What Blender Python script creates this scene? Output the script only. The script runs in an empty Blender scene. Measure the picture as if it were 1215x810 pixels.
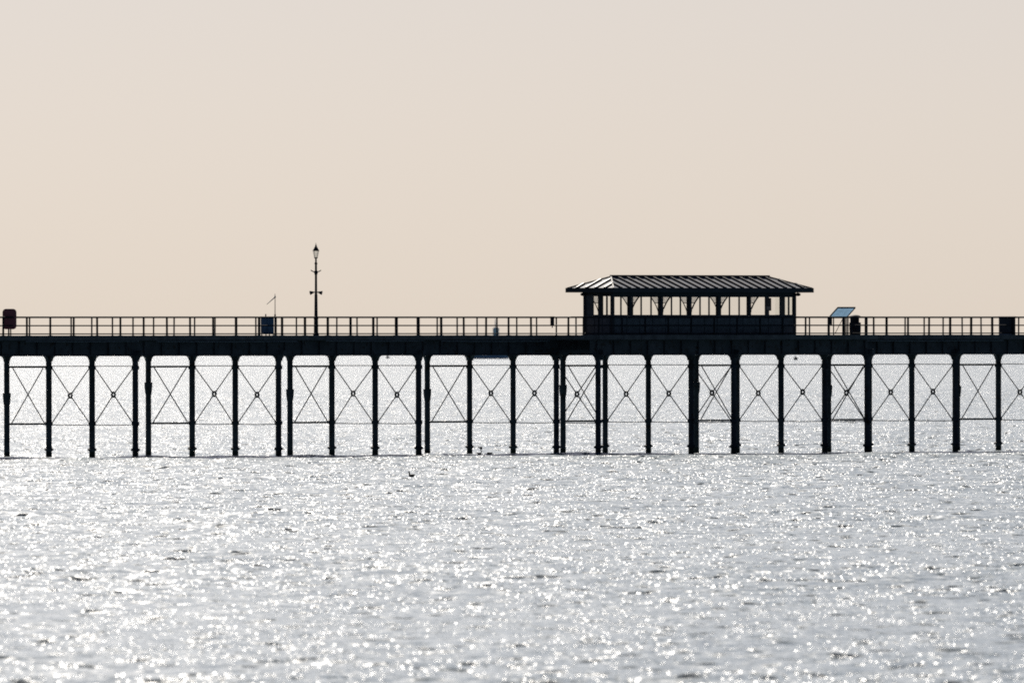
import bpy, bmesh, math, random
import numpy as np
from mathutils import Vector, Matrix, Euler
random.seed(7)
R = math.radians
scene = bpy.context.scene
COL = scene.collection

# ------------------------------------------------------------------ site measurements (metres)
EYE = 6.7                      # camera height above the water
DIST = 1300.0                  # camera to the far pile row of the pier
TH = R(48)                     # the pier runs away from the viewer at this angle
CT, ST = math.cos(TH), math.sin(TH)
DECK = 7.05
def P(a, b, z=0.0):
    """a = metres along the pier, b = metres from the far pile row towards the viewer"""
    return Vector((a*CT + b*ST, DIST + a*ST - b*CT, z))

# ------------------------------------------------------------------ materials
def new_mat(name):
    m = bpy.data.materials.new(name); m.use_nodes = True
    nt = m.node_tree; return m, nt, nt.nodes['Principled BSDF']
def paint(name, col, rough=0.5, metal=0.0, var=0.35, scale=1.3, bump=0.0, rust=None, spec=0.4):
    m, nt, bs = new_mat(name)
    tc = nt.nodes.new('ShaderNodeTexCoord')
    n1 = nt.nodes.new('ShaderNodeTexNoise'); n1.inputs['Scale'].default_value = scale; n1.inputs['Detail'].default_value = 6
    nt.links.new(tc.outputs['Object'], n1.inputs['Vector'])
    rp = nt.nodes.new('ShaderNodeValToRGB')
    rp.color_ramp.elements[0].position = 0.3; rp.color_ramp.elements[1].position = 0.72
    rp.color_ramp.elements[0].color = [c*(1-var) for c in col] + [1]
    rp.color_ramp.elements[1].color = [min(1, c*(1+var)) for c in col] + [1]
    nt.links.new(n1.outputs['Fac'], rp.inputs['Fac'])
    out = rp.outputs['Color']
    if rust:
        n2 = nt.nodes.new('ShaderNodeTexNoise'); n2.inputs['Scale'].default_value = scale*3.1; n2.inputs['Detail'].default_value = 8
        nt.links.new(tc.outputs['Object'], n2.inputs['Vector'])
        r2 = nt.nodes.new('ShaderNodeValToRGB'); r2.color_ramp.elements[0].position = 0.56; r2.color_ramp.elements[1].position = 0.68
        nt.links.new(n2.outputs['Fac'], r2.inputs['Fac'])
        mx = nt.nodes.new('ShaderNodeMixRGB'); mx.inputs['Color2'].default_value = (*rust, 1)
        nt.links.new(r2.outputs['Color'], mx.inputs['Fac']); nt.links.new(out, mx.inputs['Color1'])
        out = mx.outputs['Color']
    nt.links.new(out, bs.inputs['Base Color'])
    bs.inputs['Roughness'].default_value = rough; bs.inputs['Metallic'].default_value = metal
    bs.inputs['Specular IOR Level'].default_value = spec
    if bump:
        bp = nt.nodes.new('ShaderNodeBump'); bp.inputs['Strength'].default_value = bump; bp.inputs['Distance'].default_value = 0.02
        nt.links.new(n1.outputs['Fac'], bp.inputs['Height']); nt.links.new(bp.outputs['Normal'], bs.inputs['Normal'])
    return m

IRON = paint('iron_paint', (0.085, 0.08, 0.082), 0.55, rust=(0.05, 0.028, 0.018), bump=0.2, spec=0.25)
PILE = paint('weathered_iron', (0.08, 0.075, 0.078), 0.65, rust=(0.05, 0.03, 0.02), bump=0.4, spec=0.2)
WEED = paint('weedy_iron', (0.04, 0.042, 0.03), 0.75, scale=4, bump=0.6, spec=0.2)
DECKW = paint('deck_timber', (0.10, 0.085, 0.07), 0.8, scale=2.0, bump=0.3, spec=0.2)
EDGE = paint('edge_timber', (0.15, 0.135, 0.13), 0.75, scale=2.0, bump=0.3, spec=0.2)
RAIL = paint('rail_paint', (0.022, 0.022, 0.026), 0.65, spec=0.12)
RAILBROWN = paint('rail_brown', (0.03, 0.022, 0.022), 0.5, spec=0.3)
GALV = paint('galvanised', (0.22, 0.22, 0.225), 0.55, metal=0.3, scale=6)
CLAD = paint('shelter_cladding', (0.095, 0.095, 0.105), 0.5, scale=2.2, spec=0.3)
CLAD2 = paint('shelter_panel', (0.12, 0.12, 0.13), 0.5, scale=3, spec=0.35)
FRAME = paint('shelter_frame', (0.03, 0.031, 0.036), 0.5, spec=0.3)
ROOF = paint('roof_sheet', (0.095, 0.125, 0.185), 0.66, metal=0.0, var=0.2, scale=0.9, spec=0.3)
ROOFRIB = paint('roof_rib', (0.028, 0.03, 0.038), 0.55, var=0.2)
MAROON = paint('maroon_plastic', (0.30, 0.06, 0.075), 0.45, var=0.2)
BLUEM = paint('blue_metal', (0.09, 0.16, 0.26), 0.45, var=0.25, scale=4)
DARKM = paint('dark_metal', (0.036, 0.034, 0.04), 0.7, spec=0.15)
PALEM = paint('pale_metal', (0.35, 0.37, 0.4), 0.5, var=0.15)
BACKSHEET = paint('panel_backsheet', (0.42, 0.56, 0.68), 0.45, var=0.12, scale=3)
SHIPH_HAZED = paint('ship_hull_haze_tint', (0.42, 0.50, 0.58), 0.6, var=0.15, scale=0.4)  # hull colour lightened: the fading by distant haze is painted in
SHIPW_HAZED = paint('ship_house_haze_tint', (0.8, 0.8, 0.78), 0.6, var=0.1, scale=0.4)  # upperworks paled the same way, haze put into the base colour
FEATHER = paint('dark_feathers', (0.02, 0.019, 0.018), 0.7, scale=9)
BUOYM = paint('buoy_paint', (0.07, 0.08, 0.09), 0.6)
FROST, _nt, _bs = new_mat('frosted_spandrel')
_bs.inputs['Base Color'].default_value = (0.62, 0.62, 0.62, 1); _bs.inputs['Roughness'].default_value = 0.6
_tr = _nt.nodes.new('ShaderNodeBsdfTranslucent'); _tr.inputs['Color'].default_value = (0.8, 0.8, 0.8, 1)
_tp = _nt.nodes.new('ShaderNodeBsdfTransparent'); _mx = _nt.nodes.new('ShaderNodeMixShader'); _mx2 = _nt.nodes.new('ShaderNodeMixShader')
_mx.inputs[0].default_value = 0.6; _mx2.inputs[0].default_value = 0.72
_nt.links.new(_bs.outputs[0], _mx.inputs[1]); _nt.links.new(_tr.outputs[0], _mx.inputs[2])
_nt.links.new(_mx.outputs[0], _mx2.inputs[1]); _nt.links.new(_tp.outputs[0], _mx2.inputs[2])
_nt.links.new(_mx2.outputs[0], _nt.nodes['Material Output'].inputs[0])
def glass_mat(name, tint, refl=0.06):
    m, nt, bs = new_mat(name)
    tp = nt.nodes.new('ShaderNodeBsdfTransparent'); tp.inputs[0].default_value = (*tint, 1)
    gl = nt.nodes.new('ShaderNodeBsdfGlossy'); gl.inputs['Roughness'].default_value = 0.05
    mx = nt.nodes.new('ShaderNodeMixShader'); mx.inputs[0].default_value = refl
    nt.links.new(tp.outputs[0], mx.inputs[1]); nt.links.new(gl.outputs[0], mx.inputs[2])
    nt.links.new(mx.outputs[0], nt.nodes['Material Output'].inputs[0])
    return m
SHEET, _nt, _bs = new_mat('translucent_sheet')
_bs.inputs['Base Color'].default_value = (0.40, 0.55, 0.68, 1); _bs.inputs['Roughness'].default_value = 0.34
_tr = _nt.nodes.new('ShaderNodeBsdfTranslucent'); _tr.inputs['Color'].default_value = (0.46, 0.60, 0.72, 1)
_ns = _nt.nodes.new('ShaderNodeTexNoise'); _ns.inputs['Scale'].default_value = 4.0
_rp = _nt.nodes.new('ShaderNodeMapRange'); _rp.inputs['To Min'].default_value = 0.6; _rp.inputs['To Max'].default_value = 0.95
_mx = _nt.nodes.new('ShaderNodeMixShader'); _nt.links.new(_ns.outputs['Fac'], _rp.inputs['Value']); _nt.links.new(_rp.outputs[0], _mx.inputs[0])
_nt.links.new(_bs.outputs[0], _mx.inputs[1]); _nt.links.new(_tr.outputs[0], _mx.inputs[2]); _nt.links.new(_mx.outputs[0], _nt.nodes['Material Output'].inputs[0])
GLASS = glass_mat('window_glass', (0.97, 0.975, 0.965), 0.03)
LAMPGLASS = glass_mat('lantern_glass', (0.93, 0.94, 0.93), 0.1)

# ------------------------------------------------------------------ mesh helpers
class MB:
    def __init__(self): self.bm = bmesh.new()
    def box(self, x0, x1, y0, y1, z0, z1):
        v = [self.bm.verts.new((x, y, z)) for z in (z0, z1) for y in (y0, y1) for x in (x0, x1)]
        for f in ((0,2,3,1),(4,5,7,6),(0,1,5,4),(2,6,7,3),(0,4,6,2),(1,3,7,5)):
            self.bm.faces.new([v[i] for i in f])
        return self
    def tube(self, pts, rad, n=10, caps=True):
        pts = [Vector(p) for p in pts]
        rads = rad if isinstance(rad, (list, tuple)) else [rad]*len(pts)
        rings = []
        for i, p in enumerate(pts):
            d = (pts[min(i+1, len(pts)-1)] - pts[max(i-1, 0)]).normalized()
            ref = Vector((0,0,1)) if abs(d.z) < 0.9 else Vector((1,0,0))
            u = d.cross(ref).normalized(); w = d.cross(u)
            rings.append([self.bm.verts.new(p + (u*math.cos(2*math.pi*k/n) + w*math.sin(2*math.pi*k/n))*rads[i]) for k in range(n)])
        for a, b in zip(rings, rings[1:]):
            for k in range(n):
                self.bm.faces.new((a[k], a[(k+1)%n], b[(k+1)%n], b[k]))
        if caps:
            self.bm.faces.new(rings[0][::-1]); self.bm.faces.new(rings[-1])
        return self
    def lathe(self, prof, n=20, cx=0, cy=0):
        """prof: (radius, z) pairs"""
        rings = [[self.bm.verts.new((cx + r*math.cos(2*math.pi*k/n), cy + r*math.sin(2*math.pi*k/n), z)) for k in range(n)] for r, z in prof]
        for a, b in zip(rings, rings[1:]):
            for k in range(n):
                self.bm.faces.new((a[k], a[(k+1)%n], b[(k+1)%n], b[k]))
        self.bm.faces.new(rings[0][::-1]); self.bm.faces.new(rings[-1])
        return self
    def prism(self, poly, d0, d1, axis='y'):
        """poly in the plane across axis; extruded d0..d1. axis y: poly=(x,z); axis x: poly=(y,z); axis z: poly=(x,y)"""
        def mk(p, d): return {'y': (p[0], d, p[1]), 'x': (d, p[0], p[1]), 'z': (p[0], p[1], d)}[axis]
        A = [self.bm.verts.new(mk(p, d0)) for p in poly]; B = [self.bm.verts.new(mk(p, d1)) for p in poly]
        n = len(poly)
        for k in range(n):
            self.bm.faces.new((A[k], A[(k+1)%n], B[(k+1)%n], B[k]))
        self.bm.faces.new(A[::-1]); self.bm.faces.new(B)
        return self
    def face(self, pts):
        self.bm.faces.new([self.bm.verts.new(p) for p in pts]); return self
    def ellipsoid(self, c, r, n=12, m=8, rot=None):
        mat = Matrix.Translation(c) @ (rot.to_matrix().to_4x4() if rot else Matrix.Identity(4)) @ Matrix.Diagonal((*r, 1))
        bmesh.ops.create_uvsphere(self.bm, u_segments=n, v_segments=m, radius=1.0, matrix=mat)
        return self
    def build(self, name, mat, parent=None, smooth=False, bevel=0.0):
        if bevel:
            bmesh.ops.bevel(self.bm, geom=list(self.bm.edges), offset=bevel, segments=2, affect='EDGES', clamp_overlap=True)
        bmesh.ops.recalc_face_normals(self.bm, faces=list(self.bm.faces))
        me = bpy.data.meshes.new(name); self.bm.to_mesh(me); self.bm.free()
        me.materials.append(mat)
        if smooth:
            for p in me.polygons: p.use_smooth = True
            try: me.set_sharp_from_angle(angle=R(40))
            except Exception: pass
        o = bpy.data.objects.new(name, me); COL.objects.link(o)
        if parent is not None: o.parent = parent
        return o
def thing(name, label, cat, loc, rz=TH, group=None):
    o = bpy.data.objects.new(name, None); COL.objects.link(o)
    o.location = loc; o.rotation_euler = (0, 0, rz); o['label'] = label; o['category'] = cat
    if group: o['group'] = group
    o.empty_display_size = 0.2
    return o
def tag(o, label, cat, group=None):
    o['label'] = label; o['category'] = cat
    if group: o['group'] = group
    return o
def arc(cx, cz, r, a0, a1, n=8):
    return [(cx + r*math.cos(R(a0 + (a1-a0)*i/n)), cz + r*math.sin(R(a0 + (a1-a0)*i/n))) for i in range(n+1)]

# ------------------------------------------------------------------ the pier
# in the pier's own frame: x = along, y = -b (away from the viewer), z up
pier = thing('pier', 'long dark iron pier on cross-braced piles crossing the whole sea view', 'pier', P(0, 0, 0))
A0, A1 = -88.0, 92.0
PL0, PL1 = -4.62, 20.3                # the widened platform that carries the shelter
BF, BN, BW = -0.6, 7.45, 11.05        # far edge, near edge, platform edge
GB, GT = 5.9, 6.78                    # girder bottom and top
deck = MB()
deck.box(A0, A1, -BN, -BF, 6.93, DECK)
deck.box(PL0, PL1, -BW, -BN, 6.93, DECK)
deck = deck.build('deck', DECKW, pier)
e = MB()
for a0, a1, b in ((A0, PL0-0.07, BN), (PL0, PL1, BW), (PL1+0.07, A1, BN)):
    a = a0
    while a < a1 - 0.01:
        L = min(random.uniform(3.4, 4.6), a1-a)
        dz = random.uniform(-0.008, 0.008)
        e.box(a, a+L-0.02, -b-0.07, -b, 6.80+dz, DECK+0.02+dz)
        a += L
e.box(PL0-0.07, PL0, -BW, -BN, 6.80, DECK+0.02); e.box(PL1, PL1+0.07, -BW, -BN, 6.80, DECK+0.02)
e.box(A0, A1, -BF, -BF+0.07, 6.80, DECK+0.02)
e.build('edge_board', EDGE, pier)
j = MB()
a = A0 + 0.3
while a < A1:
    bmax = BW-0.15 if PL0+0.2 < a < PL1-0.2 else BN-0.15
    j.box(a, a+0.1, -bmax, -BF-0.15, GT, 6.93); a += 0.75
j.build('joist', EDGE, pier)
def girder(b, a0, a1):
    m = MB()
    m.box(a0, a1, -b-0.03, -b+0.03, GB+0.04, GT-0.04)             # web
    m.box(a0, a1, -b-0.17, -b+0.17, GB, GB+0.04); m.box(a0, a1, -b-0.17, -b+0.17, GT-0.04, GT)
    a = a0 + 0.5
    while a < a1:
        m.box(a, a+0.05, -b-0.14, -b-0.03, GB+0.04, GT-0.04); a += 1.5
    return m.build('girder', IRON, pier)
for b in (0.0, 3.43, 6.86): girder(b, A0, A1)
girder(10.3, PL0+0.05, PL1-0.05)
# service pipe clipped under the near edge, in lengths of different height
for (a0, a1, zz) in ((-50, -40.5, 6.74), (-39, -27, 6.73), (-24.5, -16, 6.75), (-14.5, -5, 6.73), (22.0, 36, 6.73)):
    m = MB(); m.tube([(a0, -BN-0.03, zz), ((a0+a1)/2, -BN-0.03, zz-0.02), (a1, -BN-0.03, zz)], 0.03, 8)
    m.build('service_pipe', GALV, pier, True)

RC = 0.3
def cap_profile(centres, lo, hi, r=0.17):
    """underside of a cap beam: rounded corners against every pile, quarter brackets at both ends"""
    z = GB - 0.02
    pts = [(lo, GB+0.3)]
    if lo < centres[0] - r - RC: pts.append((lo, z))
    for i, c in enumerate(centres):
        pts += arc(c - r - RC, z - RC, RC, 90, 0, 6)
        pts += arc(c + r + RC, z - RC, RC, 180, 90, 6)
    if hi > centres[-1] + r + RC: pts.append((hi, z))
    pts.append((hi, GB+0.3))
    return pts
def pile(a, b, rad, extra=False, bulge=3.7, bottom=-2.5):
    m = MB(); n = 14
    m.lathe([(rad, 0.35), (rad, 3.0), (rad*0.99, 5.0), (rad, GB+0.3)], n, a, -b)
    p = m.build('pile', PILE, pier, True)
    f = MB(); f.lathe([(rad*1.05, bottom), (rad*1.05, 0.2), (rad*1.02, 0.352)], n, a, -b); f.build('pile_foot', WEED, p, True)
    if extra:
        s = MB(); s.lathe([(rad, bulge-0.42), (rad+0.03, bulge-0.3), (rad+0.06, bulge), (rad+0.07, bulge+0.25), (rad+0.07, bulge+0.3), (rad, bulge+0.31)], n, a, -b)
        s.build('sleeve', PILE, p, True)
    else:
        s = MB(); s.lathe([(rad, 0.36), (rad+0.02, 0.40), (rad+0.1, 0.44), (rad+0.1, 0.52), (rad+0.02, 0.56), (rad, 0.62)], n, a, -b)
        s.build('collar', PILE, p, True)
        for zz in (5.22, 1.98):
            s = MB(); s.lathe([(rad, zz-0.12), (rad+0.055, zz-0.1), (rad+0.055, zz+0.1), (rad, zz+0.12)], n, a, -b); s.build('brace_band', PILE, p, True)
    return p
ZT, ZB, ZR = 5.27, 1.93, 3.62
def bent_bay(a, b0, b1):
    """across the pier, between two piles of a bent: two thin ties and two rods meeting in a ring"""
    g = 0.2
    for z, dz in ((ZT+0.03, 0.0), (ZB-0.02, -0.03)):
        m = MB(); mid = (b0+b1)/2
        m.tube([(a, -b0-g, z), (a, -mid, z+dz*0.7), (a, -b1+g, z)], 0.027, 6); m.build('tie_rod', IRON, pier, True)
    m = MB()
    rr = 0.13; bm_ = (b0+b1)/2 + random.uniform(-0.05, 0.05); ZR = 3.62 + random.uniform(-0.05, 0.05)
    ends = [(b0+g, ZT-0.05), (b1-g, ZT-0.05), (b0+g, ZB+0.05), (b1-g, ZB+0.05)]
    for eb, ez in ends:
        d = Vector((0, -(eb-bm_), ez-ZR)); L = d.length; d.normalize()
        c = Vector((a, -bm_, ZR))
        m.tube([c + d*rr, c + d*L], 0.03, 6)
        m.tube([c + d*rr*0.8, c + d*(rr+0.12)], 0.04, 6)
    br = m.build('cross_brace', IRON, pier, True)
    t = MB(); pts = [(a, -bm_ + 0.125*math.cos(2*math.pi*k/16), ZR + 0.125*math.sin(2*math.pi*k/16)) for k in range(17)]
    t.tube(pts, 0.062, 8, caps=False); t.build('ring', IRON, br, True)
    return br
def long_bay(a0, a1, b):
    """along the pier in the far row: two heavy ties and plain crossed rods"""
    for z in (ZT-0.01, ZB+0.03):
        m = MB(); m.box(a0+0.15, a1-0.15, -b-0.05, -b+0.05, z-0.055, z+0.055); m.build('tie_beam', IRON, pier)
    m = MB()
    m.tube([(a0+0.45, -b-0.04, ZT-0.06), (a1-0.45, -b-0.04, ZB+0.08)], 0.032, 6)
    m.tube([(a0+0.45, -b+0.04, ZB+0.08), (a1-0.45, -b+0.04, ZT-0.06)], 0.032, 6)
    m.build('cross_brace', IRON, pier, True)
bents = {-3: -76.2, -2: -64.2, -1: -52.15, 0: -40.1, 1: -27.9, 2: -15.8, 3: -3.74, 4: 8.26, 5: 20.15, 6: 32.23, 7: 44.2, 8: 56.2, 9: 68.2, 10: 80.2}
extras = {-1: -55.7, 0: -43.68, 1: -31.66, 2: -19.47, 3: -7.48, 4: 4.53, 5: 16.48, 6: 28.52, 7: 40.4, 8: 52.4, 9: 64.4}
bulges = {0: 3.45, 1: 4.05, 2: 3.62, 3: 3.6, 4: 3.82, 5: 3.95, 6: 3.75, 7: 3.68}
for k, a in bents.items():
    bs = [0.0, 3.43, 6.86] + ([10.2] if k in (3, 4, 5) else [])
    if k == 4: bs = [0.0, 3.45, 6.85, 10.25]
    if k == 5: bs = [0.0, 3.5, 7.0, 10.4]
    for b in bs:
        pile(a + random.uniform(-0.02, 0.02), b + random.uniform(-0.02, 0.02), 0.16 if k in (3, 4) else 0.17)
    m = MB(); m.prism([(-y, z) for y, z in cap_profile(bs, -0.5, bs[-1]+0.5)], a-0.12, a+0.12, 'x'); m.build('cap_beam', IRON, pier)
    for b0, b1 in zip(bs, bs[1:]): bent_bay(a, b0, b1)
for k, a in extras.items():
    pile(a, 0.0, 0.165, True, bulges.get(k, 3.7))
    a1 = bents[k]
    m = MB(); m.prism(cap_profile([a, a1], a-0.55, a1+0.55), -0.1, 0.1, 'y'); m.build('cap_beam', IRON, pier)
    long_bay(a, a1, 0.0)

# ------------------------------------------------------------------ railings
ZR3 = (8.12, 7.64, 7.165)
def rail_run(m, pts, rads=(0.05, 0.038, 0.034)):
    for z, r in zip(ZR3, rads):
        for p, q in zip(pts, pts[1:]):
            m.tube([(p[0], -p[1], z), (q[0], -q[1], z)], r, 8)
def post(par, a, b, r, mat, splay=0.0):
    m = MB(); m.tube([(a+random.uniform(-.012,.012), -b, DECK), (a, -b, 8.15)], r, 8)
    m.box(a-r*1.6, a+r*1.6, -b-r*1.6, -b+r*1.6, DECK, DECK+0.03)
    return m.build('rail_post', mat, par)
nr = thing('pier_railing', 'three-bar iron railing along the near edge of the deck, jutting out round the shelter', 'railing', P(0, 0, 0))
B1, B2 = 7.3, 10.9
m = MB(); rail_run(m, [(A0, B1), (PL0+0.15, B1), (PL0+0.15, B2), (PL1-0.15, B2), (PL1-0.15, B1), (A1, B1)]); m.build('rail_bars', RAIL, nr, True)
na = [-45.8 + 1.968*k for k in range(-21, 21)]
na += [25.49 - 1.94*2, 25.49 - 1.94] + [25.49 + 1.935*k for k in range(0, 34)]
for a in na: post(nr, a, B1, 0.06 if int(a*3) % 3 else 0.075, RAIL)
for k in range(13): post(nr, PL0+0.15 + (PL1-PL0-0.3)*k/12, B2, 0.055, RAIL)
for a in (PL0+0.15, PL1-0.15):
    for b in (B1+1.2, B1+2.4): post(nr, a, b, 0.06 if a < 0 else 0.04, RAIL)
fr = thing('pier_railing', 'thinner three-bar railing along the far edge of the deck, seen through the near one', 'railing', P(0, 0, 0))
m = MB(); rail_run(m, [(A0, -0.4), (A1, -0.4)], (0.036, 0.03, 0.026)); m.build('rail_bars', RAILBROWN, fr, True)
for k in range(-28, 72): post(fr, -36.05 + 1.758*k, -0.4, 0.046, RAILBROWN)

# ------------------------------------------------------------------ the shelter
# local frame: origin at the near-left corner of the eave, x along, y away from viewer
SA, SB = -3.06, 10.8
sh = thing('pier_shelter', 'long glazed pier shelter with a low hipped ribbed metal roof on the deck', 'shelter', P(SA, SB, DECK))
SL, SW, OV = 17.8, 3.7, 0.78
z_ = lambda z: z - DECK
ZE0, ZE1, ZRG = z_(9.58), z_(9.82), z_(10.51)
x0, x1, y0, y1 = OV, SL-OV, OV, SW-OV
ha = SW/2
# roof
r = MB()
A, B, C, D_ = (0, 0, ZE1), (SL, 0, ZE1), (SL, SW, ZE1), (0, SW, ZE1)
G, H = (ha, SW/2, ZRG), (SL-ha, SW/2, ZRG)
bmv = [r.bm.verts.new(p) for p in (A, B, C, D_, G, H)]
for f in ((0,1,5,4), (1,2,5), (2,3,4,5), (3,0,4), (3,2,1,0)): r.bm.faces.new([bmv[i] for i in f])
roof = r.build('roof', ROOF, sh)
rb = MB()
def rib(p, q, w=0.06, h=0.085):
    p, q = Vector(p), Vector(q); d = (q-p).normalized(); side = d.cross(Vector((0,0,1))).normalized()*w; up = Vector((0,0,h))
    off = Vector((0, 0, 0.003))
    v = [rb.bm.verts.new(x+off) for x in (p-side, p+side, p+side+up, p-side+up, q-side, q+side, q+side+up, q-side+up)]
    for f in ((0,1,2,3), (7,6,5,4), (0,4,5,1), (1,5,6,2), (2,6,7,3), (3,7,4,0)): rb.bm.faces.new([v[i] for i in f])
nrib = 23
for i in range(1, nrib):
    x = SL*i/nrib
    t = min(1.0, min(x, SL-x)/ha); t = t if t > 0.999 else t*0.9
    top = (x, SW/2*t, ZE1+(ZRG-ZE1)*t)
    rib((x, 0.02, ZE1), top); rib((x, SW-0.02, ZE1), (x, SW - SW/2*t, ZE1+(ZRG-ZE1)*t))
for i in range(1, 5):
    y = SW*i/5; t = min(1.0, min(y, SW-y)/(SW/2))*0.93
    rib((0.02, y, ZE1), (ha*t, y, ZE1+(ZRG-ZE1)*t), 0.06); rib((SL-0.02, y, ZE1), (SL-ha*t, y, ZE1+(ZRG-ZE1)*t), 0.06)
for p, q in ((A, G), (D_, G), (B, H), (C, H)): rib(p, q, 0.035, 0.05)
rib(G, H, 0.09, 0.1)
rb.build('roof_ribs', ROOFRIB, roof)
m = MB()                                                            # fascia and gutter
m.box(-0.05, SL+0.05, -0.05, 0.0, ZE0, ZE1+0.03); m.box(-0.05, SL+0.05, SW, SW+0.05, ZE0, ZE1+0.03)
m.box(-0.05, 0.0, 0.0, SW, ZE0, ZE1+0.03); m.box(SL, SL+0.05, 0.0, SW, ZE0, ZE1+0.03)
m.build('fascia', FRAME, sh)
m = MB(); m.box(0.002, SL-0.002, 0.002, SW-0.002, ZE0+0.05, ZE0+0.09); m.build('soffit', FRAME, sh)
# wall plate
ZS, ZH = 1.16, z_(9.36)
m = MB()
for ya, yb in ((y0-0.06, y0+0.06), (y1-0.06, y1+0.06)): m.box(x0-0.08, x1+0.08, ya, yb, ZH, ZE0+0.05)
for xa, xb in ((x0-0.075, x0+0.055), (x1-0.055, x1+0.075)): m.box(xa, xb, y0+0.06, y1-0.06, ZH+0.08, ZE0+0.05)
m.build('wall_plate', FRAME, sh)
# low wall on the sea side and the two ends
def dado(xa, xb, ya, yb):
    m = MB(); m.box(xa, xb, ya, yb, 0.0, ZS-0.05); w = m.build('low_wall', CLAD, sh)
    s = MB(); s.box(xa-0.05, xb+0.05, ya-0.06, yb+0.06, ZS-0.05, ZS); s.build('sill', CLAD2, w)
    return w
wn = dado(x0, x1, y0-0.05, y0+0.05)
m = MB()
npan = 14
for i in range(npan):
    xa = x0+0.06 + (x1-x0-0.12)*i/npan; xb = x0+0.06 + (x1-x0-0.12)*(i+1)/npan - 0.09
    for za, zb in ((0.08, 0.5), (0.56, 1.02)): m.box(xa, xb, y0-0.075, y0-0.05, za, zb)
m.build('wall_panel', CLAD2, wn, bevel=0.006)
for xa, xb in ((x0-0.05, x0+0.05), (x1-0.05, x1+0.05)):
    w = dado(xa, xb, y0+0.112, y1-0.06)
    m = MB(); sx = -1 if xa < 5 else 1
    for i in range(3):
        ya = y0+0.15 + (y1-y0-0.3)*i/3; yb = ya + (y1-y0-0.3)/3 - 0.08
        span = (xa-0.025, xa) if sx < 0 else (xb, xb+0.025)
        m.box(span[0], span[1], ya, yb, 0.1, 1.02)
    m.build('wall_panel', CLAD2, w, bevel=0.006)
# posts
for x in (x0, x1):
    for y in (y0, y1):
        m = MB(); m.box(x-0.09, x+0.09, y-0.088, y+0.088, 0, ZH+0.12); m.build('corner_post', FRAME, sh)
bay = (x1-x0)/6.0
post_x = []
pxs = (747, 784.2, 818, 852, 888.5)
for px in pxs:                                                       # roof posts, in the sea-side wall
    u = (px-607.5)/26000.0; b = SB - y0
    a = (u*(DIST-b*CT) - b*ST)/(CT-u*ST); post_x.append(a - SA)
def arch(px_, y, side, rad, mat, lattice):
    """quarter arch from the post at sill height up to the wall plate"""
    W, H0 = 0.80, ZH-ZS
    off = lambda t: 0.06 + W*(0.3*t + 0.7*t**2.2)
    pts = [(px_ + side*off(i/10), y, ZS - 0.05 + (H0+0.05)*i/10) for i in range(11)]
    m = MB(); m.tube(pts, rad, 8)
    br = m.build('arch_bracket', mat, sh, True)
    t = MB(); zt = ZS + 0.66*H0; m2x = off((zt-ZS+0.05)/(H0+0.05))
    t.tube([(px_, y, zt), (px_+side*m2x, y, zt)], 0.025, 6); t.build('bracket_tie', mat, br, True)
    if lattice:
        f = MB(); i0 = next(i for i, p in enumerate(pts) if p[2] > zt)
        poly = [(px_+side*0.07, zt+0.02), (px_+side*m2x, zt+0.02)] + [(p[0], p[2]) for p in pts[i0:-1]] + [(pts[-1][0], ZH-0.002), (px_+side*0.07, ZH-0.002)]
        f.prism(poly, y-0.008, y+0.008, 'y'); f.build('spandrel', FROST, br)
for x in post_x:
    m = MB(); m.box(x-0.1, x+0.1, y0-0.1, y0+0.1, ZS+0.002, ZH); m.build('roof_post', FRAME, sh)
    arch(x, y0-0.02, 1, 0.042, FRAME, True)
    xf = x - 0.23
    m = MB(); m.box(xf-0.09, xf+0.09, y1-0.08, y1+0.08, 0, ZH); m.build('roof_post', FRAME, sh)
    arch(xf, y1, -1, 0.028, FRAME, True)
# windows of the sea-side wall, one per bay
stops = [x0+0.09] + post_x + [x1-0.09]
for i in range(len(stops)-1):
    xa, xb = stops[i] + (0.1 if i else 0), stops[i+1] - (0.1 if i < len(stops)-2 else 0)
    m = MB(); m.box(xa, xb, y0-0.03, y0+0.03, ZS, ZS+0.05); m.box(xa, xb, y0-0.03, y0+0.03, ZH-0.05, ZH)
    fr_ = (0.36, 0.70) if 0 < i else (0.5,)
    for f in fr_:
        xm = xa + (xb-xa)*f; m.box(xm-0.042, xm+0.042, y0-0.03, y0+0.03, ZS+0.05, ZH-0.05)
    w = m.build('window', FRAME, sh)
    g = MB(); g.box(xa+0.002, xb-0.002, y0-0.006, y0+0.006, ZS+0.052, ZH-0.052); g.build('pane', GLASS, w)
# end walls: boarded third at the far side, then a post, then two lights
for s, xe in ((-1, x0), (1, x1)):
    d = y1-y0
    if s < 0:
        m = MB(); m.box(xe-0.04, xe+0.04, y1-0.30*d, y1-0.09, ZS, ZH+0.08); m.build('end_board', CLAD, sh)
    m = MB(); m.box(xe-0.06, xe+0.06, y0+0.36*d, y0+0.50*d, ZS, ZH+0.08); m.build('end_post', FRAME, sh)
    for q, (fa, fb) in enumerate(((0.045, 0.36), (0.50, 0.70))):
        ya, yb = y0+fa*d, y0+fb*d
        m = MB(); m.box(xe-0.03, xe+0.03, ya, yb, ZS, ZS+0.06); m.box(xe-0.03, xe+0.03, ya, yb, ZH+0.02, ZH+0.08)
        if q == 0: m.box(xe-0.03, xe+0.03, (ya+yb)/2-0.05, (ya+yb)/2+0.05, ZS+0.06, ZH+0.02)
        w = m.build('window', FRAME, sh)
        g = MB(); g.box(xe-0.006, xe+0.006, ya+0.002, yb-0.002, ZS+0.062, ZH+0.018); g.build('pane', GLASS, w)
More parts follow.
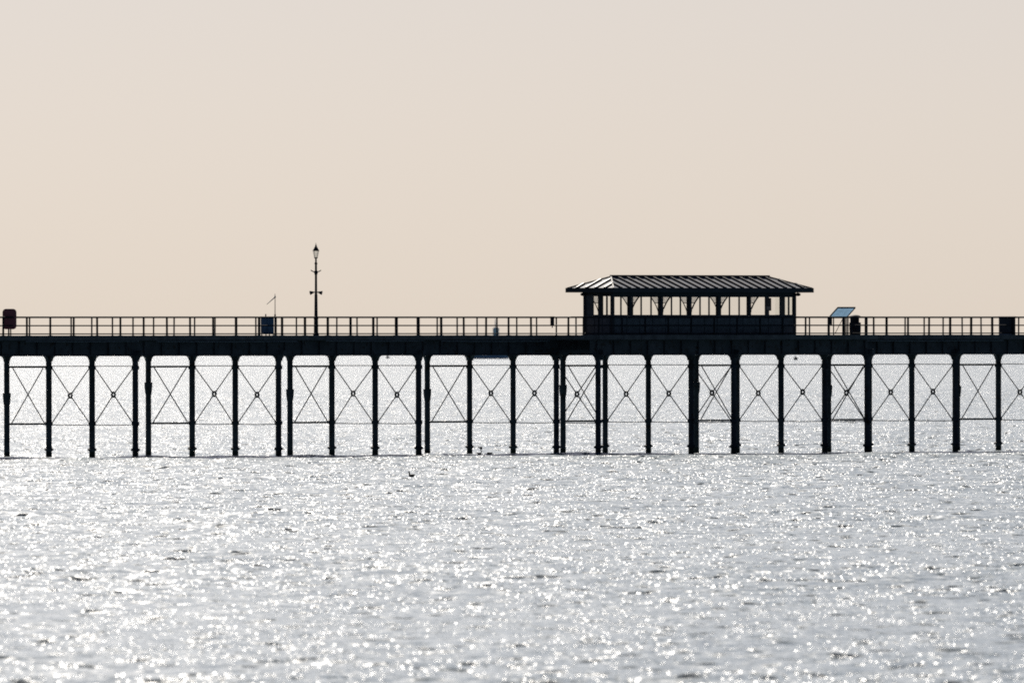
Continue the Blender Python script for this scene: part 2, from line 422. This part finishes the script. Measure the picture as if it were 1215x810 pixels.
# noticeboard hanging inside the right-hand end
m = MB(); m.box(x1-0.36, x1-0.33, y1-0.62, y1-0.12, ZS+0.3, ZH-0.1); nb = m.build('notice_board', DARKM, sh)
m = MB(); m.box(x1-0.38, x1-0.362, y1-0.56, y1-0.3, ZS+0.36, ZS+0.55); m.build('notice_sheet', PALEM, nb)
# bench down the middle
m = MB(); m.box(x0+0.5, x1-0.5, y0+0.25, y0+0.75, 0.40, 0.46); m.box(x0+0.5, x1-0.5, y0+0.2, y0+0.25, 0.46, 0.95)
for i in range(8):
    x = x0+0.8 + (x1-x0-1.6)*i/7; m.box(x-0.04, x+0.04, y0+0.3, y0+0.7, 0, 0.40)
m.build('bench', DECKW, sh)
# floodlights under the eaves
for x, y in ((0.62, SW-0.75), (SL-0.62, 0.62)):
    m = MB(); m.tube([(x, y, ZE0+0.05), (x, y, ZE0-0.06)], 0.03, 8)
    f = m.build('floodlight', DARKM, sh)
    m = MB(); m.ellipsoid((x, y, ZE0-0.11), (0.17, 0.17, 0.1)); m.build('lamp_head', DARKM, f, True)

# ------------------------------------------------------------------ lamp post
def a_of(px, b):
    u = (px-607.5)/26000.0
    return (u*(DIST-b*CT) - b*ST)/(CT-u*ST)
lp = thing('lamp_post', 'tall black lamp post with a lantern, ladder bar and two floodlights on the deck', 'lamp post', P(a_of(375, 6.9), 6.9, DECK), 0)
m = MB(); m.lathe([(0.17, 0), (0.17, 0.12), (0.13, 0.16), (0.12, 0.95), (0.145, 1.0), (0.10, 1.08), (0.085, 2.4), (0.072, 2.42), (0.062, 4.15), (0.095, 4.2), (0.05, 4.28), (0.05, 4.5)], 14)
m.build('pole', DARKM, lp, True)
m = MB(); m.tube([(-0.3, 0, 3.82), (-0.22, 0, 3.76), (-0.06, 0, 3.70), (0.06, 0, 3.70), (0.22, 0, 3.76), (0.3, 0, 3.82)], 0.028, 8); m.lathe([(0.06, 3.5), (0.12, 3.7), (0.07, 3.8)], 12)
m.build('ladder_bar', DARKM, lp, True)
m = MB()
for s in (-1, 1): m.tube([(0, 0, 2.53), (s*0.2, 0, 2.53)], 0.03, 8)
m.build('floodlight_arm', DARKM, lp, True)
for s in (-1, 1):
    m = MB(); m.tube([(s*0.14, 0, 2.53), (s*0.2, -0.02, 2.52), (s*0.34, -0.06, 2.49)], [0.045, 0.07, 0.125], 12); m.build('floodlight', DARKM, lp, True)
ln = MB(); ln.lathe([(0.095, 4.5), (0.105, 4.54), (0.09, 4.56)], 8)
for k in range(6):
    t = 2*math.pi*k/6; ln.tube([(0.09*math.cos(t), 0.09*math.sin(t), 4.55), (0.165*math.cos(t), 0.165*math.sin(t), 4.93)], 0.013, 5)
ln = ln.build('lantern', DARKM, lp)
g = MB(); g.lathe([(0.085, 4.56), (0.155, 4.925)], 6); g.build('lantern_glass', LAMPGLASS, ln)
g = MB(); g.lathe([(0.19, 4.93), (0.19, 4.97), (0.15, 5.02), (0.08, 5.16), (0.05, 5.2), (0.055, 5.24), (0.02, 5.3), (0.012, 5.4)], 12); g.build('lantern_cap', DARKM, ln, True)

# ------------------------------------------------------------------ lifebuoy housing at the left edge
lb = thing('lifebuoy_housing', 'dark maroon rounded housing standing above the railing at the left edge', 'lifebuoy housing', P(a_of(11.3, 7.05), 7.05, DECK), 0)
def rrect(w, h, r, cz):
    p = []
    for cx, cy, a0 in ((w/2-r, h/2-r, 0), (-w/2+r, h/2-r, 90), (-w/2+r, -h/2+r, 180), (w/2-r, -h/2+r, 270)):
        p += [(x, y+cz) for x, y in arc(cx, cy, r, a0, a0+90, 5)]
    return p
m = MB(); m.prism(rrect(0.8, 1.17, 0.19, 0.97), -0.11, 0.13, 'y'); m.build('shell', MAROON, lb, bevel=0.02)
m = MB(); m.prism(rrect(0.66, 1.02, 0.15, 0.97), -0.15, -0.112, 'y'); m.build('front_cover', MAROON, lb, bevel=0.012)
for x in (-0.37, 0.07):
    m = MB(); m.box(x-0.035, x+0.035, -0.03, 0.03, 0, 0.5); m.build('leg', DARKM, lb)

# ------------------------------------------------------------------ blue cabinet with mast
bc = thing('electrical_cabinet', 'small dark blue metal cabinet on short legs behind the railing', 'cabinet', P(a_of(317.6, 6.7), 6.7, DECK), 0)
m = MB(); m.box(-0.4, 0.36, -0.12, 0.22, 0.14, 1.1); m.build('body', BLUEM, bc, bevel=0.012)
m = MB(); m.box(-0.36, -0.04, -0.135, -0.122, 0.2, 1.04); m.box(-0.01, 0.32, -0.135, -0.122, 0.2, 1.04); m.build('door', BLUEM, bc, bevel=0.004)
for x in (-0.34, -0.1, 0.1, 0.32):
    m = MB(); m.box(x-0.03, x+0.03, -0.06, 0.16, 0, 0.14); m.build('leg', DARKM, bc)
m = MB(); m.tube([(-0.11, 0.02, 1.1), (-0.11, 0.02, 1.26)], 0.035, 8); m.build('vent_pipe', DARKM, bc)
m = MB(); m.box(-0.43, 0.40, -0.15, 0.25, 1.1, 1.125); m.build('lid', DARKM, bc)
ms = thing('signal_mast', 'thin mast with a slanting arm standing beside the blue cabinet', 'mast', P(a_of(326.4, 6.7), 6.7, DECK), 0)
m = MB(); m.lathe([(0.07, 0), (0.07, 0.06), (0.045, 0.08), (0.045, 1.24), (0.022, 1.26), (0.018, 2.34), (0.008, 2.45)], 8); m.build('pole', DARKM, ms, True)
m = MB(); m.tube([(0, 0, 2.24), (-0.12, 0, 2.14), (-0.48, 0, 1.82)], [0.03, 0.026, 0.014], 8); m.ellipsoid((0, 0, 2.25), (0.045, 0.045, 0.07)); m.build('arm', PALEM, ms, True)

# ------------------------------------------------------------------ small box on the railing
nb = thing('rail_box', 'small black box fixed to the railing top where the platform begins', 'box', P(a_of(655.3, 7.4), 7.4, DECK), 0)
m = MB(); m.box(-0.115, 0.115, -0.09, 0.06, 0.60, 1.10); m.build('case', DARKM, nb, bevel=0.012)
m = MB(); m.box(-0.13, 0.13, -0.105, 0.07, 1.10, 1.125); m.build('lid', DARKM, nb)
m = MB(); m.box(-0.03, 0.03, 0.0, 0.05, 0.45, 0.6); m.build('bracket', DARKM, nb)

# ------------------------------------------------------------------ solar panel right of the shelter
sp = thing('tilted_panel', 'tilted pale blue panel in a dark frame on thin legs beside the shelter', 'panel', P(a_of(988.8, 9.6), 9.6, DECK))
LX, DB, DZ = 1.58, 0.70, 0.59
zb = 1.05
m = MB(); pz = [(-0.4, 0.0, zb), (LX-0.4, 0, zb), (LX-0.4, -DB, zb+DZ), (-0.4, -DB, zb+DZ)]
nrm = (Vector(pz[1])-Vector(pz[0])).cross(Vector(pz[3])-Vector(pz[0])).normalized()
if nrm.z < 0: nrm = -nrm
def slab(m, pts, t0, t1):
    a = [m.bm.verts.new(Vector(p)+nrm*t0) for p in pts]; b = [m.bm.verts.new(Vector(p)+nrm*t1) for p in pts]
    for k in range(4): m.bm.faces.new((a[k], a[(k+1)%4], b[(k+1)%4], b[k]))
    m.bm.faces.new(a[::-1]); m.bm.faces.new(b)
slab(m, pz, 0.0, 0.015); m.build('sheet', SHEET, sp)
m = MB()
for k in range(4):
    p, q = Vector(pz[k]), Vector(pz[(k+1)%4]); m.tube([p, q], 0.045, 4)
m.build('frame', DARKM, sp)
for p, q in (((-0.36, 0, 0), (-0.36, 0, zb)), ((0.02, 0, 0), (0.02, 0, zb)), ((LX-0.42, 0, 0), (LX-0.42, 0, zb)), ((0.85, 0, 0), (0.85, 0, zb)), ((0.1, -0.05, 0.1), (0.85, -0.05, zb))):
    m = MB(); m.tube([p, q], 0.035 if p[2] == 0 else 0.02, 8); m.build('leg', DARKM, sp)
m = MB(); m.box(-0.46, -0.2, -0.09, 0.06, 0.58, 1.02); m.build('control_box', DARKM, sp, bevel=0.01)

# ------------------------------------------------------------------ litter bin
lbn = thing('litter_bin', 'black drum litter bin with a mushroom hood next to the tilted panel', 'litter bin', P(a_of(1014.6, 9.4), 9.4, DECK), 0)
m = MB(); m.lathe([(0.31, 0), (0.33, 0.03), (0.345, 0.4), (0.345, 0.72), (0.33, 0.76), (0.29, 0.77)], 22); m.build('drum', DARKM, lbn, True)
m = MB(); m.lathe([(0.19, 0.77), (0.19, 1.06)], 16); m.build('liner', DARKM, lbn, True)
for k in range(3):
    t = R(180+120*k); m = MB(); m.tube([(0.26*math.cos(t), 0.26*math.sin(t), 0.76), (0.29*math.cos(t), 0.29*math.sin(t), 1.06)], 0.025, 6); m.build('hood_strut', DARKM, lbn)
m = MB(); m.lathe([(0.20, 1.03), (0.35, 1.08), (0.36, 1.11), (0.30, 1.16), (0.17, 1.2), (0.04, 1.22)], 22); m.build('hood', DARKM, lbn, True)

# ------------------------------------------------------------------ cabinet at the right edge
rc = thing('metal_cabinet', 'dark square cabinet with a pale side strip behind the railing at far right', 'cabinet', P(a_of(1195, 6.75), 6.75, DECK), 0)
m = MB(); m.box(-0.5, 0.26, -0.15, 0.3, 0.13, 1.06); m.build('body', paint('slate_metal', (0.045, 0.045, 0.06), 0.5), rc, bevel=0.012)
m = MB(); m.box(-0.45, -0.13, -0.165, -0.152, 0.18, 1.0); m.box(-0.1, 0.21, -0.165, -0.152, 0.18, 1.0); m.build('door', paint('slate_door', (0.04, 0.042, 0.055), 0.5), rc, bevel=0.004)
m = MB(); m.box(0.29, 0.44, -0.08, -0.05, 0.3, 1.0); m.build('side_panel', PALEM, rc)
m = MB(); m.box(0.44, 0.5, -0.1, 0.1, 0, 1.1); m.box(0.262, 0.29, -0.1, 0.1, 0, 1.1); m.build('side_post', DARKM, rc)
m = MB(); m.box(-0.52, 0.54, -0.17, 0.32, 1.1, 1.13); m.build('lid', DARKM, rc)
m = MB(); m.box(-0.5, 0.46, -0.12, 0.26, 0.0, 0.10); m.build('plinth', PALEM, rc)

# ------------------------------------------------------------------ birds, buoys and the far ship
def on_water(px, py):
    d = EYE*26000.0/(py-405.0); return Vector(((px-607.5)/26000.0*d, d, 0))
def bird(name, label, loc, rz, k=1.0, group=None, neck=True):
    t = bpy.data.objects.new(name, None)
    m = MB(); m.ellipsoid((0, 0, 0.05*k), (0.2*k, 0.1*k, 0.09*k), 14, 8)
    m.tube([(-0.14*k, 0, 0.08*k), (-0.24*k, 0, 0.11*k), (-0.3*k, 0, 0.12*k)], [0.06*k, 0.035*k, 0.012*k], 8)
    if neck:
        m.tube([(0.13*k, 0, 0.06*k), (0.17*k, 0, 0.17*k), (0.19*k, 0, 0.24*k)], [0.06*k, 0.035*k, 0.035*k], 8)
        m.ellipsoid((0.2*k, 0, 0.26*k), (0.055*k, 0.04*k, 0.042*k), 10, 6)
        m.tube([(0.24*k, 0, 0.26*k), (0.31*k, 0, 0.25*k)], [0.018*k, 0.006*k], 6)
    o = m.build(name, FEATHER, None, True)
    bpy.data.objects.remove(t)
    o.location = loc; o.rotation_euler = (0, 0, rz)
    return tag(o, label, 'bird', group)
bird('seabird', 'small dark seabird floating alone on the open water in front of the pier', on_water(488, 567.5) + Vector((0, 0, 0.10)), R(130), 0.9)
w1 = P(a_of(568.5, 8.4), 8.4, 0.09)
bird('seabird', 'dark seabird on the water beside a pile, left of the other low bird', w1, R(20), 0.7)
w2 = P(a_of(580, 8.4), 8.4, 0.09)
bird('seabird', 'low dark seabird on the water with its head down, right of its neighbour', w2, R(200), 0.8, neck=False)
gl = thing('flying_gull', 'tiny dark gull flying low over the waterline between the pier piles', 'bird', P(a_of(571, 8.4), 8.4, 0.42), R(40))
m = MB(); m.ellipsoid((0, 0, 0), (0.13, 0.045, 0.045), 12, 8, Euler((0, R(-55), 0))); m.build('body', FEATHER, gl, True)
for s in (-1, 1):
    m = MB(); m.prism([(-0.05, s*0.02), (0.05, s*0.02), (0.06, s*0.13), (0.0, s*0.27), (-0.03, s*0.13)], -0.006, 0.006, 'z')
    w = m.build('wing', FEATHER, gl); w.rotation_euler = (R(s*55), R(-55), 0)

bl = on_water(944, 427.3)
by = thing('buoy', 'dark mooring buoy far out, seen beneath the deck right of the shelter', 'buoy', bl, 0)
k = bl.y/26000.0
m = MB(); m.lathe([(1.2*k, -1*k), (2.1*k, 0), (2.4*k, 1.6*k), (2.0*k, 2.8*k), (1.2*k, 3.4*k)], 16); m.build('float', BUOYM, by, True)
m = MB(); m.lathe([(0.5*k, 3.4*k), (0.45*k, 4.4*k), (0.1*k, 5.2*k)], 10); m.build('topmark', BUOYM, by, True)
b2 = on_water(460, 424.8)
by = thing('buoy', 'dark mooring buoy on the far water, half hidden under the deck left of centre', 'buoy', b2, 0)
k = b2.y/26000.0
m = MB(); m.lathe([(1.2*k, -1*k), (1.9*k, 0), (2.0*k, 1.4*k), (1.0*k, 2.6*k)], 16); m.build('float', BUOYM, by, True)
m = MB(); m.lathe([(0.4*k, 2.6*k), (0.1*k, 5.2*k)], 10); m.build('topmark', BUOYM, by, True)

sl = on_water(576, 425.6)
ship = thing('distant_ship', 'hazy grey-blue vessel on the horizon, its mast showing above the railing', 'ship', sl, R(4))
k = sl.y/26000.0                                                     # one picture unit at that distance
m = MB()
prof = [(-32*k, 5*k), (28*k, 5*k), (34*k, 6.5*k), (29*k, -1*k), (-30*k, -1*k)]
N = 8; rings = []
for i in range(N+1):
    t = i/N; x = -19*k + 47*k*t
    hw = 6*k*(1 - max(0, (t-0.65)/0.35)**2*0.97)*(0.85+0.15*min(1, t*4))
    top = 5*k + (1.6*k if t > 0.85 else 0)
    xs = x - (4*k if i == N else 0)*0
    rings.append([m.bm.verts.new(p) for p in ((x, -hw, top), (x - 2*k*max(0, t-0.7), -hw*0.8, -1*k), (x - 2*k*max(0, t-0.7), hw*0.8, -1*k), (x, hw, top))])
for a, b in zip(rings, rings[1:]):
    for q in range(4): m.bm.faces.new((a[q], a[(q+1)%4], b[(q+1)%4], b[q]))
m.bm.faces.new(rings[0][::-1]); m.bm.faces.new(rings[-1]); m.build('hull', SHIPH_HAZED, ship)
m = MB(); m.box(2*k, 18*k, -3.6*k, 3.6*k, 5.0*k, 16*k); m.box(7*k, 17*k, -2.6*k, 2.6*k, 16*k, 24*k); m.build('deckhouse', SHIPW_HAZED, ship)
m = MB(); m.box(9*k, 16*k, -2.2*k, 2.2*k, 24*k, 37*k); m.build('funnel', SHIPW_HAZED, ship, bevel=0.4*k)
m = MB(); m.tube([(12*k, 0, 37*k), (12*k, 0, 48*k)], [0.9*k, 0.3*k], 8); m.build('mast', SHIPW_HAZED, ship)

# ------------------------------------------------------------------ the sea
rng = np.random.default_rng(11)
def rows():
    ys = [-400.0, -200.0, -80.0, 0.0, 60.0, 120.0, 180.0, 240.0, 290.0, 320.0]
    y = 345.0
    while y < 1600: ys.append(y); y *= 1.00046
    while y < 3000: ys.append(y); y *= 1.0009
    while y < 45000: ys.append(y); y *= 1.012
    return np.array(ys)
Y = rows()
dense = np.arange(-0.034, 0.034001, 0.00026)
side = np.array([0.036, 0.04, 0.047, 0.06, 0.085, 0.13, 0.22, 0.4, 0.7, 1.2, 2.2, 5.0])
U = np.concatenate([-side[::-1], dense, side])
W = np.maximum(np.abs(Y), 345.0)
ny, nu = len(Y), len(U)
X = (W[:, None]*U[None, :]); YY = np.repeat(Y[:, None], nu, 1)
dy = np.gradient(Y); du = np.gradient(U)
sx = (W[:, None]*du[None, :]); sy = np.repeat(dy[:, None], nu, 1)
Z = np.zeros_like(X); DX = np.zeros_like(X); DYv = np.zeros_like(X); LOST = np.zeros_like(X)
WIND = R(-78)                                                        # waves run roughly towards the viewer
RMS2 = 0.0
NW = 46
for i in range(NW):
    lam = 0.55*(7.5/0.55)**((i+rng.random())/NW)
    th = WIND + rng.normal(0, R(34)); kk = 2*math.pi/lam
    slope = 0.012*(1.0 if lam < 3 else 0.75)
    amp = slope*1.414/kk
    kx, ky = kk*math.cos(th), kk*math.sin(th)
    fx = np.abs(kx)*sx; fy = np.abs(ky)*sy                           # phase step per cell
    att = np.clip((2.4 - np.maximum(fx, fy))/1.0, 0, 1)
    ph = kx*X + ky*YY + rng.random()*6.283
    c, s = np.cos(ph), np.sin(ph)
    Z += att*amp*c; DX -= att*amp*0.75*kx/kk*s; DYv -= att*amp*0.75*ky/kk*s
    LOST += slope**2*(1-att**2)
    del ph, c, s, att
for lam, sl_ in ((11, 0.010), (14, 0.012), (19, 0.010), (26, 0.008)):       # the low swell under the chop
    th = WIND + rng.normal(0, R(18)); kk = 2*math.pi/lam
    c = np.cos(kk*math.cos(th)*X + kk*math.sin(th)*YY + rng.random()*6.283)
    Z += sl_*1.414/kk*c*np.clip(2 - YY/2500, 0, 1)
gust = 0.75 + 0.35*np.sin(X*0.021 + YY*0.013 + 1.0)*np.sin(YY*0.0173 - X*0.011 + 2.0)
Z *= gust; DX *= gust; DYv *= gust
co = np.stack([X+DX, YY+DYv, Z], -1).reshape(-1, 3).astype(np.float32)
idx = np.arange(ny*nu).reshape(ny, nu)
quads = np.stack([idx[:-1, :-1], idx[:-1, 1:], idx[1:, 1:], idx[1:, :-1]], -1).reshape(-1, 4)
me = bpy.data.meshes.new('sea')
me.vertices.add(len(co)); me.vertices.foreach_set('co', co.ravel())
me.loops.add(quads.size); me.loops.foreach_set('vertex_index', quads.ravel().astype(np.int32))
me.polygons.add(len(quads)); me.polygons.foreach_set('loop_start', np.arange(0, quads.size, 4, dtype=np.int32))
me.update(calc_edges=True)
me.polygons.foreach_set('use_smooth', np.ones(len(quads), dtype=bool))
at = me.attributes.new('lost', 'FLOAT', 'POINT'); at.data.foreach_set('value', np.sqrt(LOST).ravel().astype(np.float32))
sea = bpy.data.objects.new('sea', me); COL.objects.link(sea); sea['kind'] = 'structure'
m, nt, bs = new_mat('sea_water'); me.materials.append(m)
N_ = nt.nodes.new; L_ = nt.links.new
geo = N_('ShaderNodeNewGeometry')
def slope_noise(scale, amp, detail=2.0, off=0.0, stretch=1.0, tail=0.0):
    mp = N_('ShaderNodeMapping'); mp.inputs['Location'].default_value = (off, off*0.7, 0); mp.inputs['Scale'].default_value = (scale, scale*stretch, scale)
    L_(geo.outputs['Position'], mp.inputs['Vector'])
    t = N_('ShaderNodeTexNoise'); t.noise_dimensions = '2D'; t.inputs['Scale'].default_value = 1.0; t.inputs['Detail'].default_value = detail; t.inputs['Roughness'].default_value = 0.6
    L_(mp.outputs[0], t.inputs['Vector'])
    v = N_('ShaderNodeVectorMath'); v.operation = 'SUBTRACT'; v.inputs[1].default_value = (0.5, 0.5, 0.5); L_(t.outputs['Color'], v.inputs[0])
    if tail:
        ln_ = N_('ShaderNodeVectorMath'); ln_.operation = 'LENGTH'; L_(v.outputs[0], ln_.inputs[0])
        pw = N_('ShaderNodeMath'); pw.operation = 'POWER'; pw.inputs[1].default_value = tail; L_(ln_.outputs['Value'], pw.inputs[0])
        sc_ = N_('ShaderNodeVectorMath'); sc_.operation = 'SCALE'; L_(v.outputs[0], sc_.inputs[0]); L_(pw.outputs[0], sc_.inputs['Scale'])
        v = sc_
    s = N_('ShaderNodeVectorMath'); s.operation = 'SCALE'; L_(v.outputs[0], s.inputs[0])
    if isinstance(amp, float): s.inputs['Scale'].default_value = amp
    else: L_(amp, s.inputs['Scale'])
    return s.outputs[0]
la = N_('ShaderNodeAttribute'); la.attribute_name = 'lost'
lm = N_('ShaderNodeMath'); lm.operation = 'MULTIPLY'; lm.inputs[1].default_value = 3.5; L_(la.outputs['Fac'], lm.inputs[0])
s1 = slope_noise(2.2, 0.5, 2.0, 3.1)
gm = N_('ShaderNodeMapping'); gm.inputs['Scale'].default_value = (0.30, 0.07, 1); L_(geo.outputs['Position'], gm.inputs['Vector'])
gn = N_('ShaderNodeTexNoise'); gn.noise_dimensions = '2D'; gn.inputs['Scale'].default_value = 1.0; gn.inputs['Detail'].default_value = 3.0; L_(gm.outputs[0], gn.inputs['Vector'])
gr = N_('ShaderNodeMapRange'); gr.inputs['From Min'].default_value = 0.34; gr.inputs['From Max'].default_value = 0.66
gr.inputs['To Min'].default_value = 1.2; gr.inputs['To Max'].default_value = 6.6; L_(gn.outputs['Fac'], gr.inputs['Value'])
s2 = slope_noise(9.0, gr.outputs[0], 1.0, 17.3, 0.12, 1.0)               # cat's paws: patches of steeper wavelets
s3 = slope_noise(0.9, lm.outputs[0], 3.0, 41.7)
add = N_('ShaderNodeVectorMath'); add.operation = 'ADD'; L_(s1, add.inputs[0]); L_(s2, add.inputs[1])
def tick_front(scx, scy, lo, k, off):                                  # rare steep wavelet fronts, tilted towards the shore
    mp = N_('ShaderNodeMapping'); mp.inputs['Location'].default_value = (off, off, 0); mp.inputs['Scale'].default_value = (scx, scy, 1); L_(geo.outputs['Position'], mp.inputs['Vector'])
    t = N_('ShaderNodeTexNoise'); t.noise_dimensions = '2D'; t.inputs['Scale'].default_value = 1.0; t.inputs['Detail'].default_value = 1.5; L_(mp.outputs[0], t.inputs['Vector'])
    r = N_('ShaderNodeMapRange'); r.inputs['From Min'].default_value = lo; r.inputs['From Max'].default_value = lo+0.15; r.inputs['To Max'].default_value = k; r.inputs['To Min'].default_value = 0
    L_(t.outputs['Fac'], r.inputs['Value'])
    c = N_('ShaderNodeCombineXYZ'); 
    ng = N_('ShaderNodeMath'); ng.operation = 'MULTIPLY'; ng.inputs[1].default_value = -1; L_(r.outputs[0], ng.inputs[0]); L_(ng.outputs[0], c.inputs[1])
    return c.outputs[0]
tk = tick_front(1.15, 0.55, 0.585, 0.50, 5.5)
add1 = N_('ShaderNodeVectorMath'); add1.operation = 'ADD'; L_(add.outputs[0], add1.inputs[0]); L_(tk, add1.inputs[1])
add2 = N_('ShaderNodeVectorMath'); add2.operation = 'ADD'; L_(add1.outputs[0], add2.inputs[0]); L_(s3, add2.inputs[1])
fl = N_('ShaderNodeVectorMath'); fl.operation = 'MULTIPLY'; fl.inputs[1].default_value = (1, 1, 0); L_(add2.outputs[0], fl.inputs[0])
nn = N_('ShaderNodeVectorMath'); nn.operation = 'ADD'; L_(fl.outputs[0], nn.inputs[0]); L_(geo.outputs['Normal'], nn.inputs[1])
nz = N_('ShaderNodeVectorMath'); nz.operation = 'NORMALIZE'; L_(nn.outputs[0], nz.inputs[0])
L_(nz.outputs[0], bs.inputs['Normal'])
bs.inputs['Base Color'].default_value = (0.09, 0.19, 0.25, 1)
rg = N_('ShaderNodeMath'); rg.operation = 'MULTIPLY_ADD'; rg.inputs[1].default_value = 0.8; rg.inputs[2].default_value = 0.15; L_(la.outputs['Fac'], rg.inputs[0]); L_(rg.outputs[0], bs.inputs['Roughness'])   # unresolved chop far out widens the lobe
bs.inputs['IOR'].default_value = 1.333
b2 = N_('ShaderNodeBsdfPrincipled')                                  # unresolved capillary ripples: the same water with a broad lobe
b2.inputs['Base Color'].default_value = (0.09, 0.19, 0.25, 1); b2.inputs['IOR'].default_value = 1.333
b2.inputs['Roughness'].default_value = 0.34
nz1 = N_('ShaderNodeVectorMath'); nz1.operation = 'ADD'; L_(s1, nz1.inputs[0]); L_(tk, nz1.inputs[1])
nz2 = N_('ShaderNodeVectorMath'); nz2.operation = 'ADD'; L_(nz1.outputs[0], nz2.inputs[0]); L_(geo.outputs['Normal'], nz2.inputs[1])
nz3 = N_('ShaderNodeVectorMath'); nz3.operation = 'NORMALIZE'; L_(nz2.outputs[0], nz3.inputs[0]); L_(nz3.outputs[0], b2.inputs['Normal'])
mxw = N_('ShaderNodeMixShader'); mxw.inputs[0].default_value = 0.34
L_(bs.outputs[0], mxw.inputs[1]); L_(b2.outputs[0], mxw.inputs[2]); L_(mxw.outputs[0], nt.nodes['Material Output'].inputs[0])

# ------------------------------------------------------------------ light
SUN_EL, SUN_AZ = R(33), R(-8)                                       # azimuth from +Y, negative = left
sd = Vector((math.sin(SUN_AZ)*math.cos(SUN_EL), math.cos(SUN_AZ)*math.cos(SUN_EL), math.sin(SUN_EL)))
sun = bpy.data.lights.new('sun', 'SUN'); sun.energy = 5.0; sun.angle = R(0.5); sun.color = (1.0, 0.93, 0.84)
so = bpy.data.objects.new('sun', sun); COL.objects.link(so); so.location = (0, 0, 60)
so.rotation_euler = (-sd).to_track_quat('-Z', 'Y').to_euler()
w = bpy.data.worlds.new('World'); scene.world = w; w.use_nodes = True
wn_ = w.node_tree; bg = wn_.nodes['Background']
sk = wn_.nodes.new('ShaderNodeTexSky'); sk.sky_type = 'NISHITA'; sk.sun_disc = False
sk.sun_elevation = SUN_EL; sk.sun_rotation = SUN_AZ; sk.altitude = 0; sk.air_density = 0.32; sk.dust_density = 1.1; sk.ozone_density = 2.6
wn_.links.new(sk.outputs[0], bg.inputs['Color']); bg.inputs['Strength'].default_value = 0.05

# ------------------------------------------------------------------ camera
cam = bpy.data.cameras.new('camera'); co_ = bpy.data.objects.new('camera', cam); COL.objects.link(co_)
co_.location = (0, 0, EYE); co_.rotation_euler = (R(90), R(0.07), 0)
cam.sensor_width = 36; cam.lens = 26000.0/1215*36
cam.clip_start = 1.0; cam.clip_end = 90000
cam.dof.use_dof = True; cam.dof.focus_distance = 1300; cam.dof.aperture_fstop = 5.8; cam.dof.aperture_blades = 0
scene.camera = co_
scene.view_settings.view_transform = 'Standard'; scene.view_settings.look = 'None'
scene.view_settings.exposure = -0.22; scene.view_settings.gamma = 1.0
scene.cycles.use_denoising = False
scene.cycles.max_bounces = 6; scene.cycles.sample_clamp_indirect = 4.0; scene.cycles.sample_clamp_direct = 9.0; scene.cycles.filter_width = 1.8
